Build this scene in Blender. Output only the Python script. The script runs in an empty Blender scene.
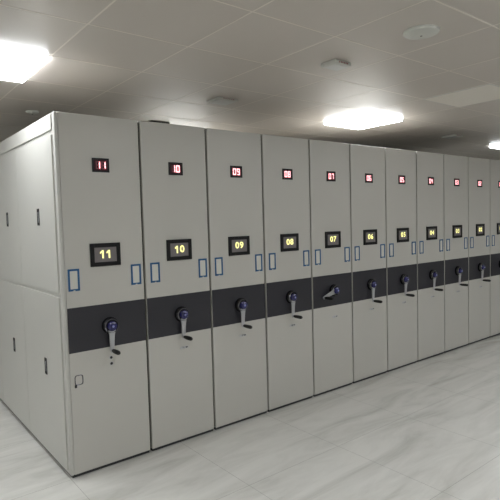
import bpy, bmesh, math, random
from mathutils import Vector, Matrix
C = bpy.context.scene.collection
PI = math.pi
random.seed(4)

# ------------------------------------------------------------------ materials
def srgb(r, g, b):
    f = lambda c: (c/255/12.92) if c/255 <= .04045 else ((c/255+.055)/1.055)**2.4
    return (f(r), f(g), f(b), 1)

def mat(name, col, rough=.5, metal=0, emit=None, strength=0, noise=0, nscale=8, coat=0, spec=.5, bump=0):
    m = bpy.data.materials.new(name); m.use_nodes = True
    nt = m.node_tree; b = nt.nodes['Principled BSDF']
    b.inputs['Base Color'].default_value = col
    b.inputs['Roughness'].default_value = rough
    b.inputs['Metallic'].default_value = metal
    b.inputs['Specular IOR Level'].default_value = spec
    b.inputs['Coat Weight'].default_value = coat
    if emit:
        b.inputs['Emission Color'].default_value = emit
        b.inputs['Emission Strength'].default_value = strength
    if noise or bump:
        tc = nt.nodes.new('ShaderNodeTexCoord')
        nz = nt.nodes.new('ShaderNodeTexNoise'); nz.inputs['Scale'].default_value = nscale
        nz.inputs['Detail'].default_value = 4
        nt.links.new(tc.outputs['Object'], nz.inputs['Vector'])
        if noise:
            cr = nt.nodes.new('ShaderNodeValToRGB')
            cr.color_ramp.elements[0].position = .3; cr.color_ramp.elements[1].position = .7
            cr.color_ramp.elements[0].color = [c*(1-noise) for c in col[:3]]+[1]
            cr.color_ramp.elements[1].color = [min(1, c*(1+noise)) for c in col[:3]]+[1]
            nt.links.new(nz.outputs['Fac'], cr.inputs['Fac'])
            nt.links.new(cr.outputs['Color'], b.inputs['Base Color'])
        if bump:
            bp = nt.nodes.new('ShaderNodeBump'); bp.inputs['Strength'].default_value = bump
            bp.inputs['Distance'].default_value = .002
            nt.links.new(nz.outputs['Fac'], bp.inputs['Height'])
            nt.links.new(bp.outputs['Normal'], b.inputs['Normal'])
    return m

M = {}
M['paint'] = mat('cabinet_paint', srgb(187, 184, 177), .38, noise=.015, nscale=1.5, bump=.04)
M['side'] = mat('end_panel_paint', srgb(188, 186, 180), .34, noise=.015, nscale=1.5)
M['band'] = mat('dark_band_paint', srgb(41, 40, 46), .4, noise=.03, nscale=3)
M['plinth'] = mat('plinth_dark', srgb(45, 45, 46), .6)
M['rubber'] = mat('rubber_seal', srgb(72, 70, 62), .8)
M['blue'] = mat('blue_label_frame', srgb(28, 84, 130), .4)
M['label'] = mat('label_card', srgb(200, 199, 190), .35)
M['bezel'] = mat('black_bezel', srgb(16, 15, 17), .4, spec=.3)
M['redwin'] = mat('red_window', srgb(58, 20, 28), .5, spec=.3)
M['redseg'] = mat('red_lit_segment', srgb(120, 30, 40), .5, emit=(1, .38, .40, 1), strength=2.0)
M['redoff'] = mat('red_unlit_segment', srgb(135, 70, 80), .5)
M['screen'] = mat('grey_screen', srgb(118, 112, 112), .5, spec=.3)
M['digit'] = mat('yellow_digit', srgb(220, 215, 120), .5, emit=(1, .95, .38, 1), strength=.75)
M['chrome'] = mat('chrome', srgb(120, 120, 128), .15, 1)
M['steel'] = mat('satin_steel', srgb(185, 185, 188), .35, .6)
M['hub'] = mat('black_hub_plastic', srgb(16, 16, 20), .22)
M['cap'] = mat('blue_cap', srgb(30, 29, 84), .25, coat=.5)
M['capmark'] = mat('cap_emblem', srgb(125, 130, 185), .3)
M['grip'] = mat('black_grip', srgb(18, 18, 18), .5)
M['alu'] = mat('light_frame', srgb(215, 215, 212), .4)
M['white'] = mat('white_plastic', srgb(205, 205, 198), .4)
M['dark'] = mat('dark_vent', srgb(60, 58, 55), .7)
M['redtext'] = mat('red_marking', srgb(140, 60, 55), .5)
M['cover'] = mat('bounce_top', srgb(170, 166, 158), .8, noise=.1)  # grey chosen to tune light bounced from the unseen tops to the ceiling
M['lit'] = mat('lit_diffuser', srgb(240, 240, 240), .5, emit=(.92, .965, 1, 1), strength=11.5)
M['unlit'] = mat('unlit_diffuser', srgb(232, 226, 216), .5)
M['wall'] = mat('wall_paint', srgb(200, 199, 192), .8, noise=.02, nscale=2)

def ceiling_mat():
    m = bpy.data.materials.new('ceiling_tiles'); m.use_nodes = True
    nt = m.node_tree; b = nt.nodes['Principled BSDF']; N = nt.nodes.new; L = nt.links.new
    tc = N('ShaderNodeTexCoord'); sp = N('ShaderNodeSeparateXYZ'); L(tc.outputs['Object'], sp.inputs[0])
    def math_(op, a, b_=None):
        n = N('ShaderNodeMath'); n.operation = op
        for i, v in enumerate((a, b_)):
            if v is None: continue
            if isinstance(v, (int, float)): n.inputs[i].default_value = v
            else: L(v, n.inputs[i])
        return n.outputs[0]
    ids = []
    for ax in ('X', 'Y'):
        s = math_('DIVIDE', math_('SUBTRACT', sp.outputs[ax], .005), .6)
        ids.append(math_('FLOOR', s))
    cb = N('ShaderNodeCombineXYZ'); L(ids[0], cb.inputs[0]); L(ids[1], cb.inputs[1])
    wn = N('ShaderNodeTexWhiteNoise'); L(cb.outputs[0], wn.inputs['Vector'])
    mx = N('ShaderNodeMix'); mx.data_type = 'RGBA'
    mx.inputs['A'].default_value = srgb(203, 195, 187); mx.inputs['B'].default_value = srgb(206, 198, 190)
    L(wn.outputs['Value'], mx.inputs['Factor'])
    L(mx.outputs['Result'], b.inputs['Base Color'])
    b.inputs['Roughness'].default_value = .32
    nz = N('ShaderNodeTexNoise'); nz.inputs['Scale'].default_value = 2.5; L(tc.outputs['Object'], nz.inputs['Vector'])
    bu = N('ShaderNodeBump'); bu.inputs['Strength'].default_value = .25; bu.inputs['Distance'].default_value = .01
    L(nz.outputs['Fac'], bu.inputs['Height']); L(bu.outputs['Normal'], b.inputs['Normal'])
    return m
M['ceil'] = ceiling_mat()
M['tbar'] = mat('ceiling_joint', srgb(230, 222, 212), .32)

def floor_mat():
    m = bpy.data.materials.new('marble_floor'); m.use_nodes = True
    nt = m.node_tree; b = nt.nodes['Principled BSDF']; N = nt.nodes.new; L = nt.links.new
    tc = N('ShaderNodeTexCoord')
    mp = N('ShaderNodeMapping'); L(tc.outputs['Object'], mp.inputs[0])
    mp.inputs['Rotation'].default_value = (0, 0, .5); mp.inputs['Scale'].default_value = (.7, 3.2, 1)
    nz = N('ShaderNodeTexNoise'); nz.inputs['Scale'].default_value = 1.6; nz.inputs['Detail'].default_value = 9
    nz.inputs['Roughness'].default_value = .6; nz.inputs['Distortion'].default_value = .8
    L(mp.outputs[0], nz.inputs['Vector'])
    cr = N('ShaderNodeValToRGB'); e = cr.color_ramp.elements
    e[0].position = .3; e[0].color = srgb(178, 175, 168); e[1].position = .62; e[1].color = srgb(206, 204, 198)
    x = e.new(.47); x.color = srgb(196, 194, 188)
    L(nz.outputs['Fac'], cr.inputs['Fac'])
    br = N('ShaderNodeTexBrick'); br.offset = 0; br.inputs['Scale'].default_value = 1
    br.inputs['Brick Width'].default_value = .8; br.inputs['Row Height'].default_value = .8
    br.inputs['Mortar Size'].default_value = .0012; br.inputs['Mortar Smooth'].default_value = 0
    br.inputs['Mortar'].default_value = srgb(150, 148, 142)
    L(tc.outputs['Object'], br.inputs['Vector'])
    L(cr.outputs['Color'], br.inputs['Color1']); L(cr.outputs['Color'], br.inputs['Color2'])
    L(br.outputs['Color'], b.inputs['Base Color'])
    b.inputs['Roughness'].default_value = .24
    return m
M['floor'] = floor_mat()

# ------------------------------------------------------------------ mesh helpers
def add_box(bm, x0, y0, z0, x1, y1, z1, bev=0, seg=2):
    r = bmesh.ops.create_cube(bm, size=1)
    vs = r['verts']
    bmesh.ops.scale(bm, vec=(x1-x0, y1-y0, z1-z0), verts=vs)
    bmesh.ops.translate(bm, vec=((x0+x1)/2, (y0+y1)/2, (z0+z1)/2), verts=vs)
    if bev:
        es = list({e for v in vs for e in v.link_edges})
        bmesh.ops.bevel(bm, geom=es, offset=bev, segments=seg, affect='EDGES', profile=.5)

def frame_x(bm, x0, z0, x1, z1, w, y0, y1, bev=0):
    """a rectangular frame lying in the xz plane"""
    add_box(bm, x0, y0, z0, x0+w, y1, z1, bev); add_box(bm, x1-w, y0, z0, x1, y1, z1, bev)
    add_box(bm, x0+w, y0, z1-w, x1-w, y1, z1, bev); add_box(bm, x0+w, y0, z0, x1-w, y1, z0+w, bev)

def lathe(bm, prof, seg=40, axis='Y'):
    """prof: list of (radius, height) revolved; axis Y runs towards -y with growing height, Z upward"""
    rings = []
    for r, h in prof:
        if r < 1e-6:
            rings.append([bm.verts.new((0, -h, 0) if axis == 'Y' else (0, 0, h))]); continue
        ring = []
        for i in range(seg):
            a = 2*PI*i/seg
            ring.append(bm.verts.new((r*math.cos(a), -h, r*math.sin(a)) if axis == 'Y' else (r*math.cos(a), r*math.sin(a), h)))
        rings.append(ring)
    for a, b in zip(rings, rings[1:]):
        if len(a) == 1 and len(b) == 1: continue
        for i in range(seg):
            j = (i+1) % seg
            if len(a) == 1: bm.faces.new((a[0], b[i], b[j]))
            elif len(b) == 1: bm.faces.new((a[i], b[0], a[j]))
            else: bm.faces.new((a[i], b[i], b[j], a[j]))
    bmesh.ops.recalc_face_normals(bm, faces=bm.faces)

def obj(name, bm, m, parent=None, smooth=False, loc=None):
    me = bpy.data.meshes.new(name)
    bm.to_mesh(me); bm.free(); me.materials.append(m)
    if smooth:
        for p in me.polygons: p.use_smooth = True
        me.set_sharp_from_angle(angle=math.radians(35))
    o = bpy.data.objects.new(name, me); C.objects.link(o)
    if parent: o.parent = parent
    if loc: o.location = loc
    return o

def B(): return bmesh.new()

def tag(o, label=None, cat=None, group=None, kind=None):
    if label: o['label'] = label
    if cat: o['category'] = cat
    if group: o['group'] = group
    if kind: o['kind'] = kind
    return o

def thing(name, loc, label, cat, group=None):
    o = bpy.data.objects.new(name, None); C.objects.link(o); o.location = loc
    o.empty_display_size = .1
    return tag(o, label, cat, group)

def copy_tree(o, parent=None):
    c = o.copy(); C.objects.link(c); c.parent = parent
    for ch in list(o.children): copy_tree(ch, c)
    return c

def text_object(name, s, size, m, parent, loc, depth=.0008, bold=.0012, sx=1):
    cu = bpy.data.curves.new('t', 'FONT'); cu.body = s; cu.size = size
    cu.align_x = 'CENTER'; cu.align_y = 'CENTER'; cu.extrude = depth; cu.offset = bold
    cu.space_character = 1.12
    t = bpy.data.objects.new('t', cu); C.objects.link(t)
    dg = bpy.context.evaluated_depsgraph_get(); dg.update()
    me = bpy.data.meshes.new_from_object(t.evaluated_get(dg))
    bpy.data.objects.remove(t); bpy.data.curves.remove(cu)
    me.transform(Matrix.Diagonal((sx, 1, 1, 1))); me.transform(Matrix.Rotation(PI/2, 4, 'X'))
    me.materials.clear(); me.materials.append(m); me.name = name
    o = bpy.data.objects.new(name, me); C.objects.link(o); o.parent = parent; o.location = loc
    return o

SEG = {'0': 'abcdef', '1': 'bc', '2': 'abged', '3': 'abgcd', '4': 'fgbc', '5': 'afgcd', '6': 'afgedc',
       '7': 'abc', '8': 'abcdefg', '9': 'abfgcd'}
def seven(bm, ch, cx, cz, w, h, t, y0, y1, which):
    on = SEG[ch]
    ks = on if which else [k for k in 'abcdefg' if k not in on]
    hw, hh, g = w/2, h/2, t*.12
    R = {'a': (-hw+g, hh-t, hw-g, hh), 'd': (-hw+g, -hh, hw-g, -hh+t), 'g': (-hw+t, -t/2, hw-t, t/2),
         'b': (hw-t, g, hw, hh-g), 'c': (hw-t, -hh+g, hw, -g), 'f': (-hw, g, -hw+t, hh-g), 'e': (-hw, -hh+g, -hw+t, -g)}
    for k in ks:
        a, b, c, d = R[k]
        add_box(bm, cx+a, y0, cz+b, cx+c, y1, cz+d)

# ------------------------------------------------------------------ measured place
W, W0, OFF = .54026, .56242, .016      # pitch of the cabinets, width of the end one
ZB1, ZB0, H = 1.0868, .800, 2.30      # dark band, cabinet height
DEPTH = 2.58
HC = 2.63                              # ceiling
GAP = .016

# ------------------------------------------------------------------ the setting
RX0, RX1, RY0, RY1 = -2.8, 10.2, -5.4, 5.4
def slab(name, x0, y0, z0, x1, y1, z1, m):
    b = B(); add_box(b, x0, y0, z0, x1, y1, z1); return tag(obj(name, b, m), kind='structure')
slab('floor', RX0-.1, RY0-.1, -.1, RX1+.1, RY1+.1, 0, M['floor'])
slab('ceiling', RX0-.1, RY0-.1, HC, RX1+.1, RY1+.1, HC+.1, M['ceil'])
slab('wall_left', RX0-.1, RY0, 0, RX0, RY1, HC, M['wall'])
slab('wall_right', RX1, RY0, 0, RX1+.1, RY1, HC, M['wall'])
slab('wall_back', RX0-.1, RY1, 0, RX1+.1, RY1+.1, HC, M['wall'])
slab('wall_front', RX0-.1, RY0-.1, 0, RX1+.1, RY0, HC, M['wall'])
for nm, a in (('baseboard_left', (RX0, RY0, 0, RX0+.012, RY1, .08)), ('baseboard_right', (RX1-.012, RY0, 0, RX1, RY1, .08)),
              ('baseboard_back', (RX0, RY1-.012, 0, RX1, RY1, .08)), ('baseboard_front', (RX0, RY0, 0, RX1, RY0+.012, .08))):
    slab(nm, *a, M['plinth'])
# joint strips between the ceiling tiles
b = B(); t = .0045
k = math.ceil((RX0-.005)/.6)
while .005+.6*k < RX1:
    add_box(b, .005+.6*k-t, RY0, HC-.0008, .005+.6*k+t, RY1, HC+.002); k += 1
tag(obj('trim_1', b, M['tbar']), kind='structure')
b = B(); k = math.ceil((RY0-.015)/.6)
while .01+.6*k < RY1:
    add_box(b, RX0, .01+.6*k-t, HC-.0011, RX1, .01+.6*k+t, HC+.002); k += 1
tag(obj('trim_2', b, M['tbar']), kind='structure')

# ------------------------------------------------------------------ ceiling fixtures
def panel(name, i, j, lit, label, group):
    x0, y0 = .005+.6*i, .01+.6*j
    r = thing(name, (x0+.3, y0+.3, HC), label, 'ceiling light', group)
    b = B()
    w, e = .007, .296
    for q in ((-e, -e, -e+w, e), (e-w, -e, e, e), (-e+w, -e, e-w, -e+w), (-e+w, e-w, e-w, e)):
        add_box(b, q[0], q[1], -.005, q[2], q[3], -.0005, .002, 1)
    obj('frame', b, M['alu'], r)
    b = B(); add_box(b, -e+w, -e+w, -.030 if lit else -.0045, e-w, e-w, -.001, .006 if lit else 0)
    obj('diffuser', b, M['lit' if lit else 'unlit'], r)
    return r
# lit diffusers made deep, proud of their frames, to spread a bloom-like ceiling glow
GL = 'square light panels set in the tiled ceiling'
panel('ceiling_light', 5, 0, True, 'lit square ceiling light above the middle cabinets, between those showing 07 and 04', GL)
panel('ceiling_light', -1, 0, True, 'lit square ceiling light beside the end cabinet showing 11, far left', GL)
panel('ceiling_light', 11, 0, True, 'lit square ceiling light past the far end of the row, at right', GL)
panel('ceiling_light', 5, -2, False, 'unlit pale square ceiling panel in front of the brightest light', GL)
panel('ceiling_light', 3, 3, True, 'added square ceiling light hidden behind the cabinet tops', GL)  # added out of sight for the ceiling glow over the tops
for i in (-1, 2, 5, 8, 11):  # unseen panels added to brighten the aisle and cabinet fronts
    panel('ceiling_light', i, -5, True, 'added unseen square ceiling light over the aisle behind the viewer', GL)

for i, j in ((-4, 0), (-4, 4), (-4, -5)):  # unseen panels added to brighten the end panel and the floor beside it
    panel('ceiling_light', i, j, True, 'added unseen square ceiling light over the side aisle left of the end cabinet', GL)

def round_detector(x, y, r, label):
    b = B(); lathe(b, [(0, 0), (r, 0), (r, -.008), (r*.97, -.013), (r*.86, -.015), (r*.8, -.018), (r*.6, -.024), (r*.3, -.026), (0, -.0265)], 40, 'Z')
    root = thing('smoke_detector', (x, y, HC-.0005), label, 'smoke detector', 'round detectors on the ceiling')
    obj('housing', b, M['white'], root, True)
    b = B(); lathe(b, [(0, -.026), (.006, -.0262), (.006, -.028), (0, -.028)], 20, 'Z')
    obj('indicator', b, M['dark'], root, True)
round_detector(1.545, -1.52, .098, 'round white smoke detector on the ceiling, upper right, nearest the viewer')
round_detector(.33, 1.60, .055, 'small round smoke detector on the dark ceiling behind the end cabinet')

def square_device(x, y, wx, wy, h, label, mark=True, rot=0):
    root = thing('ceiling_sensor', (x, y, HC-.0005), label, 'ceiling sensor', 'square boxes on the ceiling')
    root.rotation_euler.z = rot
    b = B(); add_box(b, -wx/2, -wy/2, -h, wx/2, wy/2, 0, .006)
    obj('housing', b, M['white'], root, True)
    b = B(); add_box(b, -wx/2+.02, -wy/2+.02, -h-.003, wx/2-.02, wy/2-.02, -h+.001, .001, 1)
    obj('cover', b, M['alu'], root)
    if mark:
        b = B()
        for k in range(6):
            add_box(b, wx/2*(-.55+.2*k), -wy/2-.0008, -h*.72, wx/2*(-.55+.2*k)+.009, -wy/2, -h*.38)
        obj('marking', b, M['redtext'], root)
square_device(1.575, -.865, .155, .13, .028, 'small square white ceiling box with reddish marks, in front of the bright light')
square_device(1.53, .37, .2, .19, .018, 'flat pale square ceiling box above the cabinet showing 09')
square_device(5.19, .38, .2, .19, .018, 'flat square ceiling box above the far cabinets showing 03 and 02')
root = thing('ceiling_vent', (1.52, 1.53, HC-.0005), 'dark slotted ceiling vent just showing over the cabinet numbered 10', 'ceiling vent')
b = B(); frame = ((-.1, -.1, -.088, .1), (.088, -.1, .1, .1), (-.088, -.1, .088, -.088), (-.088, .088, .088, .1))
for q in frame: add_box(b, q[0], q[1], -.014, q[2], q[3], 0)
obj('frame', b, M['dark'], root)
b = B(); add_box(b, -.088, -.088, -.003, .088, .088, -.0005)
for k in range(6): add_box(b, -.088, -.075+.028*k, -.011, .088, -.065+.028*k, -.003)
obj('grille', b, M['dark'], root)

# ------------------------------------------------------------------ shelving cabinets
def front_parts(r, oc, x0, x1, pl, pr, b0):
    """o: shift of the fittings; x0..x1: extent of the front panel; pl, pr: left edges of the two label holders; b0: left end of the band"""
    b = B(); add_box(b, x0, 0, .02, x1, .02, H, .005, 3)
    obj('front_panel', b, M['paint'], r)
    b = B(); add_box(b, b0, -.0022, ZB0, x1-.001, -.0002, ZB1, .0008, 1)
    tag(obj('dark_band', b, M['band'], r), 'charcoal band across the front')
    for px in (pl, pr):
        b = B(); frame_x(b, px, 1.192, px+.073, 1.331, .0125, -.0045, -.0003, .001)
        lh = obj('label_holder', b, M['blue'], r); lh['label'] = 'blue frame of the label holder'
        b = B(); add_box(b, px+.0095, -.0018, 1.2015, px+.0635, -.0004, 1.3215)
        obj('label_card', b, M['label'], lh)
        b = B(); add_box(b, px+.03, -.0046, 1.192, px+.042, -.006, 1.197, .0005, 1)
        obj('finger_tab', b, M['label'], lh)
    o = oc-.006 if oc else 0
    # red number display
    b = B(); frame_x(b, .2145+o-.0, 1.941, .3285+o, 2.031, .011, -.006, -.0002, .001)
    rd = obj('number_display', b, M['bezel'], r)
    b = B(); add_box(b, .2245+o, -.0035, 1.951, .3185+o, -.0003, 2.021)
    obj('display_window', b, M['redwin'], rd)
    # wide control screen
    b = B(); frame_x(b, .175+o, 1.335, .379+o, 1.484, .027, -.012, -.0002, .0025)
    sc = obj('control_screen', b, M['bezel'], r)
    b = B(); add_box(b, .2+o, -.008, 1.36, .354+o, -.0003, 1.459)
    obj('screen_glass', b, M['screen'], sc)
    # crank
    o = oc; cx, cz = .2735+oc*1.3, .9435
    b = B(); lathe(b, [(0, .002), (.052, .002), (.055, .005), (.055, .018), (.053, .024), (.049, .036), (.044, .040), (0, .0405)])
    hub = obj('crank_hub', b, M['hub'], r, True, (cx, 0, cz))
    b = B(); lathe(b, [(.044, .0385), (.0465, .0385), (.0475, .0400), (.0455, .0425), (.0425, .0430), (.041, .041), (.044, .0385)])
    obj('chrome_ring', b, M['chrome'], hub, True)
    b = B(); lathe(b, [(0, .04), (.033, .04), (.033, .048), (.030, .056), (.022, .061), (.01, .0635), (0, .064)])
    tag(obj('crank_cap', b, M['cap'], hub, True), 'round dark blue cap')
    b = B(); lathe(b, [(0, .0638), (.008, .0638), (.008, .0648), (0, .0648)], 20)
    obj('cap_emblem', b, M['capmark'], hub)
    # arm: flared strip bending outwards
    b = B(); secs = []
    for z, y, hw, th in ((-.010, -.033, .030, .010), (-.030, -.035, .029, .011), (-.045, -.037, .021, .012), (-.062, -.037, .0175, .012),
                         (-.10, -.035, .0155, .011), (-.14, -.034, .014, .010), (-.158, -.034, .014, .010), (-.170, -.034, .0125, .009), (-.178, -.034, .007, .008)):
        c = .0035
        pts = [(-hw+c, -th/2), (hw-c, -th/2), (hw, -th/2+c), (hw, th/2), (-hw, th/2), (-hw, -th/2+c)]
        secs.append([b.verts.new((px, y+py, z)) for px, py in pts])
    for s, q in zip(secs, secs[1:]):
        for i in range(6): b.faces.new((s[i], s[(i+1) % 6], q[(i+1) % 6], q[i]))
    b.faces.new(secs[0]); b.faces.new(secs[-1]); bmesh.ops.recalc_face_normals(b, faces=b.faces)
    arm = obj('crank_arm', b, M['steel'], hub, True)
    b = B(); lathe(b, [(0, 0), (.006, 0), (.007, .010), (.011, .012), (.0135, .03), (.0145, .06), (.014, .092), (.010, .102), (0, .104)], 24)
    obj('crank_grip', b, M['grip'], hub, True, (0, -.034, -.162))
    return hub

def lock(r, x, z, holes=False):
    b = B()
    if holes:
        lathe(b, [(0, .0005), (.009, .0005), (.009, .004), (.007, .006), (0, .006)], 24)
        lk = obj('lock', b, M['grip'], r, True, (x, 0, z))
        b = B(); lathe(b, [(.009, .0003), (.013, .0003), (.013, .003), (.0092, .004)], 24)
        obj('lock_collar', b, M['steel'], lk, True)
    else:
        add_box(b, -.034, -.002, -.009, .034, -.0003, .009, .0008, 1)
        lk = obj('lock', b, M['steel'], r, True, (x, 0, z))
        b = B()
        lathe(b, [(0, .002), (.0075, .002), (.0075, .007), (.006, .008), (0, .008)], 20)
        obj('lock_cylinder', b, M['steel'], lk, True)
        b = B(); add_box(b, .012, -.0026, -.004, .028, -.0019, .004)
        obj('lock_marking', b, M['dark'], lk)

def top_cover(r, x0, x1):
    b = B(); add_box(b, x0+.012, .03, H-.0005, x1-.012, DEPTH-.01, H+.004, .001, 1)  # unseen sheet added to control bounce onto the ceiling
    obj('bounce_cover', b, M['cover'], r)

def numbers(r, num, o):
    o = o-.006 if o else 0
    rd = [c for c in r.children if c.name.split('.')[0] == 'number_display'][0]
    sc = [c for c in r.children if c.name.split('.')[0] == 'control_screen'][0]
    for which, m, nm in ((1, 'redseg', 'lit_digits'), (0, 'redoff', 'unlit_segments')):
        b = B()
        for k, ch in enumerate(num):
            seven(b, ch, .2715+o+(-.0185 if k == 0 else .0185), 1.986, .029, .05, .0075, -.0048, -.0034, which)
        if len(b.verts): obj(nm, b, M[m], rd)
        else: b.free()
    for k, ch in enumerate(num):
        px = .277+o+(-.0215 if k == 0 else .0215)
        if ch == '1':
            b = B(); vv = []
            for qx, qz in ((-.002, -.026), (.008, -.026), (.008, .026), (-.002, .026), (-.016, .014), (-.016, .004), (-.002, .012)):
                vv.append((qx, qz))
            fr = [b.verts.new((px+qx, -.0096, 1.412+qz)) for qx, qz in vv]; bk = [b.verts.new((px+qx, -.0081, 1.412+qz)) for qx, qz in vv]
            b.faces.new(fr); b.faces.new(bk[::-1])
            for i in range(len(vv)): b.faces.new((fr[i], bk[i], bk[(i+1) % 7], fr[(i+1) % 7]))
            bmesh.ops.recalc_face_normals(b, faces=b.faces)
            obj('screen_digit', b, M['digit'], sc)
        else:
            text_object('screen_digit', ch, .068, M['digit'], sc, (px, -.0088, 1.412), sx=1.1)

GR = 'numbered mobile shelving cabinets standing in a row'
def base_unit():
    r = thing('shelving_cabinet', (0, 0, 0), '', 'cabinet', GR)
    g = GAP/2
    b = B(); add_box(b, g, .0205, .02, W-g, DEPTH, H-.001, .003, 1)
    obj('body', b, M['paint'], r)
    b = B(); add_box(b, g+.004, .012, 0, W-g-.004, DEPTH-.012, .0195)
    obj('plinth', b, M['plinth'], r)
    b = B(); add_box(b, W-g+.0003, .016, .03, W+g-.0006, .05, H-.012, .002, 1)
    obj('rubber_seal', b, M['rubber'], r)
    front_parts(r, 0, g, W-g, .043, .4375, g+.001)
    lock(r, .292, .695)
    top_cover(r, g, W-g)
    return r

# the end cabinet
root = thing('shelving_cabinet', (0, 0, 0), 'grey mobile shelving cabinet showing 11 at the left end, its side panels in view', 'cabinet', GR)
g = GAP/2
b = B(); add_box(b, .0225, .0205, .02, W0-g, DEPTH, H-.001, .003, 1)
obj('body', b, M['paint'], root)
b = B(); add_box(b, .012, .012, 0, W0-g-.004, DEPTH-.012, .0195)
obj('plinth', b, M['plinth'], root)
b = B(); add_box(b, W0-g+.0003, .016, .03, W0+g-.0006, .05, H-.012, .002, 1)
obj('rubber_seal', b, M['rubber'], root)
b = B(); add_box(b, 0, .0, .02, .0215, DEPTH, H, .006, 3)
obj('end_panel', b, M['side'], root)
front_parts(root, OFF, .0222, W0-g, .038, .461, .0235)
lock(root, .296, .728, True); lock(root, .297, .688, True)
top_cover(root, .02, W0-g)
# raised panels on the side, upper and lower, with pulls
nsec = 3; P0, PW = .045, .84
for s in range(nsec):
    y0 = P0+PW*s; y1 = y0+PW-.004
    for z0, z1, hz in ((1.184, 2.163, 1.666), (.045, 1.155, .652)):
        b = B(); add_box(b, -.009, y0, z0, -.0003, min(y1, DEPTH-.03), z1, .0008, 1)
        pn = obj('side_door', b, M['side'], root)
        hy = y0+.335
        b = B()
        zz, hw, hh = hz, .019, .056
        # dark oblong pull: rim and inner bar
        for q in ((hy-hw, zz-hh, hy-hw+.005, zz+hh), (hy+hw-.005, zz-hh, hy+hw, zz+hh), (hy-hw+.005, zz+hh-.006, hy+hw-.005, zz+hh), (hy-hw+.005, zz-hh, hy+hw-.005, zz-hh+.006)):
            add_box(b, -.0145, q[0], q[1], -.0091, q[2], q[3], .001, 1)
        add_box(b, -.0102, hy-hw+.004, zz-hh+.004, -.0091, hy+hw-.004, zz+hh-.004)
        pl = obj('pull_handle', b, M['grip'], pn)
        b = B(); add_box(b, -.013, hy-.004, zz-.036, -.0103, hy+.005, zz+.034, .001, 1)
        obj('handle_bar', b, M['steel'], pl)
b = B(); add_box(b, -.008, .04, 2.195, -.0003, DEPTH-.02, 2.29, .0015, 2)
obj('top_fascia', b, M['side'], root)
# small ring latch low on the front
b = B()
bmr = []
n = 40
cx, cz, hx, hz_ = .076, .625, .025, .030
for i in range(n):
    a = 2*PI*i/n; e = .45
    ux = math.copysign(abs(math.cos(a))**e, math.cos(a)); uz = math.copysign(abs(math.sin(a))**e, math.sin(a))
    ring = []
    for j in range(8):
        t_ = 2*PI*j/8
        rr = .0024*math.cos(t_)
        ring.append(b.verts.new((cx+ux*(hx+rr), -.0042+.0032*math.sin(t_), cz+uz*(hz_+rr))))
    bmr.append(ring)
for i in range(n):
    for j in range(8):
        b.faces.new((bmr[i][j], bmr[(i+1) % n][j], bmr[(i+1) % n][(j+1) % 8], bmr[i][(j+1) % 8]))
bmesh.ops.recalc_face_normals(b, faces=b.faces)
rl = obj('ring_latch', b, M['chrome'], root, True)
b = B(); add_box(b, .048, -.010, .578, .061, -.0005, .596, .002)
obj('latch_catch', b, M['grip'], rl, True)
end_root = root

proto = base_unit()
bases = []
for k in range(10):
    c = proto if k == 0 else copy_tree(proto)
    c.location = (W0+k*W, 0, 0); bases.append(c)
desc = {10: 'grey mobile shelving cabinet showing 10 on red and yellow displays, second from left',
        9: 'grey mobile shelving cabinet showing 09, between those showing 10 and 08',
        8: 'grey mobile shelving cabinet showing 08, between those showing 09 and 07',
        7: 'grey mobile shelving cabinet showing 07, its crank turned up to the left',
        6: 'grey mobile shelving cabinet showing 06, right of the one with turned crank',
        5: 'grey mobile shelving cabinet showing 05, between those showing 06 and 04',
        4: 'grey mobile shelving cabinet showing 04, between those showing 05 and 03',
        3: 'grey mobile shelving cabinet showing 03, third from the far right end',
        2: 'grey mobile shelving cabinet showing 02, next to last at the right',
        1: 'grey mobile shelving cabinet showing 01, last of the row, cut by the right edge'}
numbers(end_root, '11', OFF)
for k, c in enumerate(bases):
    n = 10-k
    c['label'] = desc[n]
    numbers(c, '%02d' % n, 0)
    if n == 7:
        hub = [q for q in c.children if q.name.split('.')[0] == 'crank_hub'][0]
        hub.rotation_euler = (0, math.radians(72), 0)

# ------------------------------------------------------------------ world + camera
w = bpy.data.worlds.new('World'); bpy.context.scene.world = w; w.use_nodes = True
w.node_tree.nodes['Background'].inputs[0].default_value = (.5, .55, .6, 1)
w.node_tree.nodes['Background'].inputs[1].default_value = .15

cam = bpy.data.cameras.new('Camera'); co = bpy.data.objects.new('Camera', cam); C.objects.link(co)
yaw, pitch, roll = .67010226, -.05759101, -.02766355
cy_, sy_, cp, sp_ = math.cos(yaw), math.sin(yaw), math.cos(pitch), math.sin(pitch)
f = Vector((sy_*cp, cy_*cp, sp_)); r0 = Vector((cy_, -sy_, 0)); u0 = r0.cross(f)
r1 = math.cos(roll)*r0+math.sin(roll)*u0; u1 = -math.sin(roll)*r0+math.cos(roll)*u0
mw = Matrix((r1, u1, -f)).transposed().to_4x4(); mw.translation = Vector((-1.01668715, -3.16448049, 1.60214375))
co.matrix_world = mw
cam.sensor_width = 36; cam.lens = 36*505.8253/500; cam.clip_start = .05
sc = bpy.context.scene; sc.camera = co
vs = sc.view_settings; vs.view_transform = 'Standard'; vs.look = 'None'; vs.gamma = 1; vs.use_curve_mapping = False
vs.exposure = .72
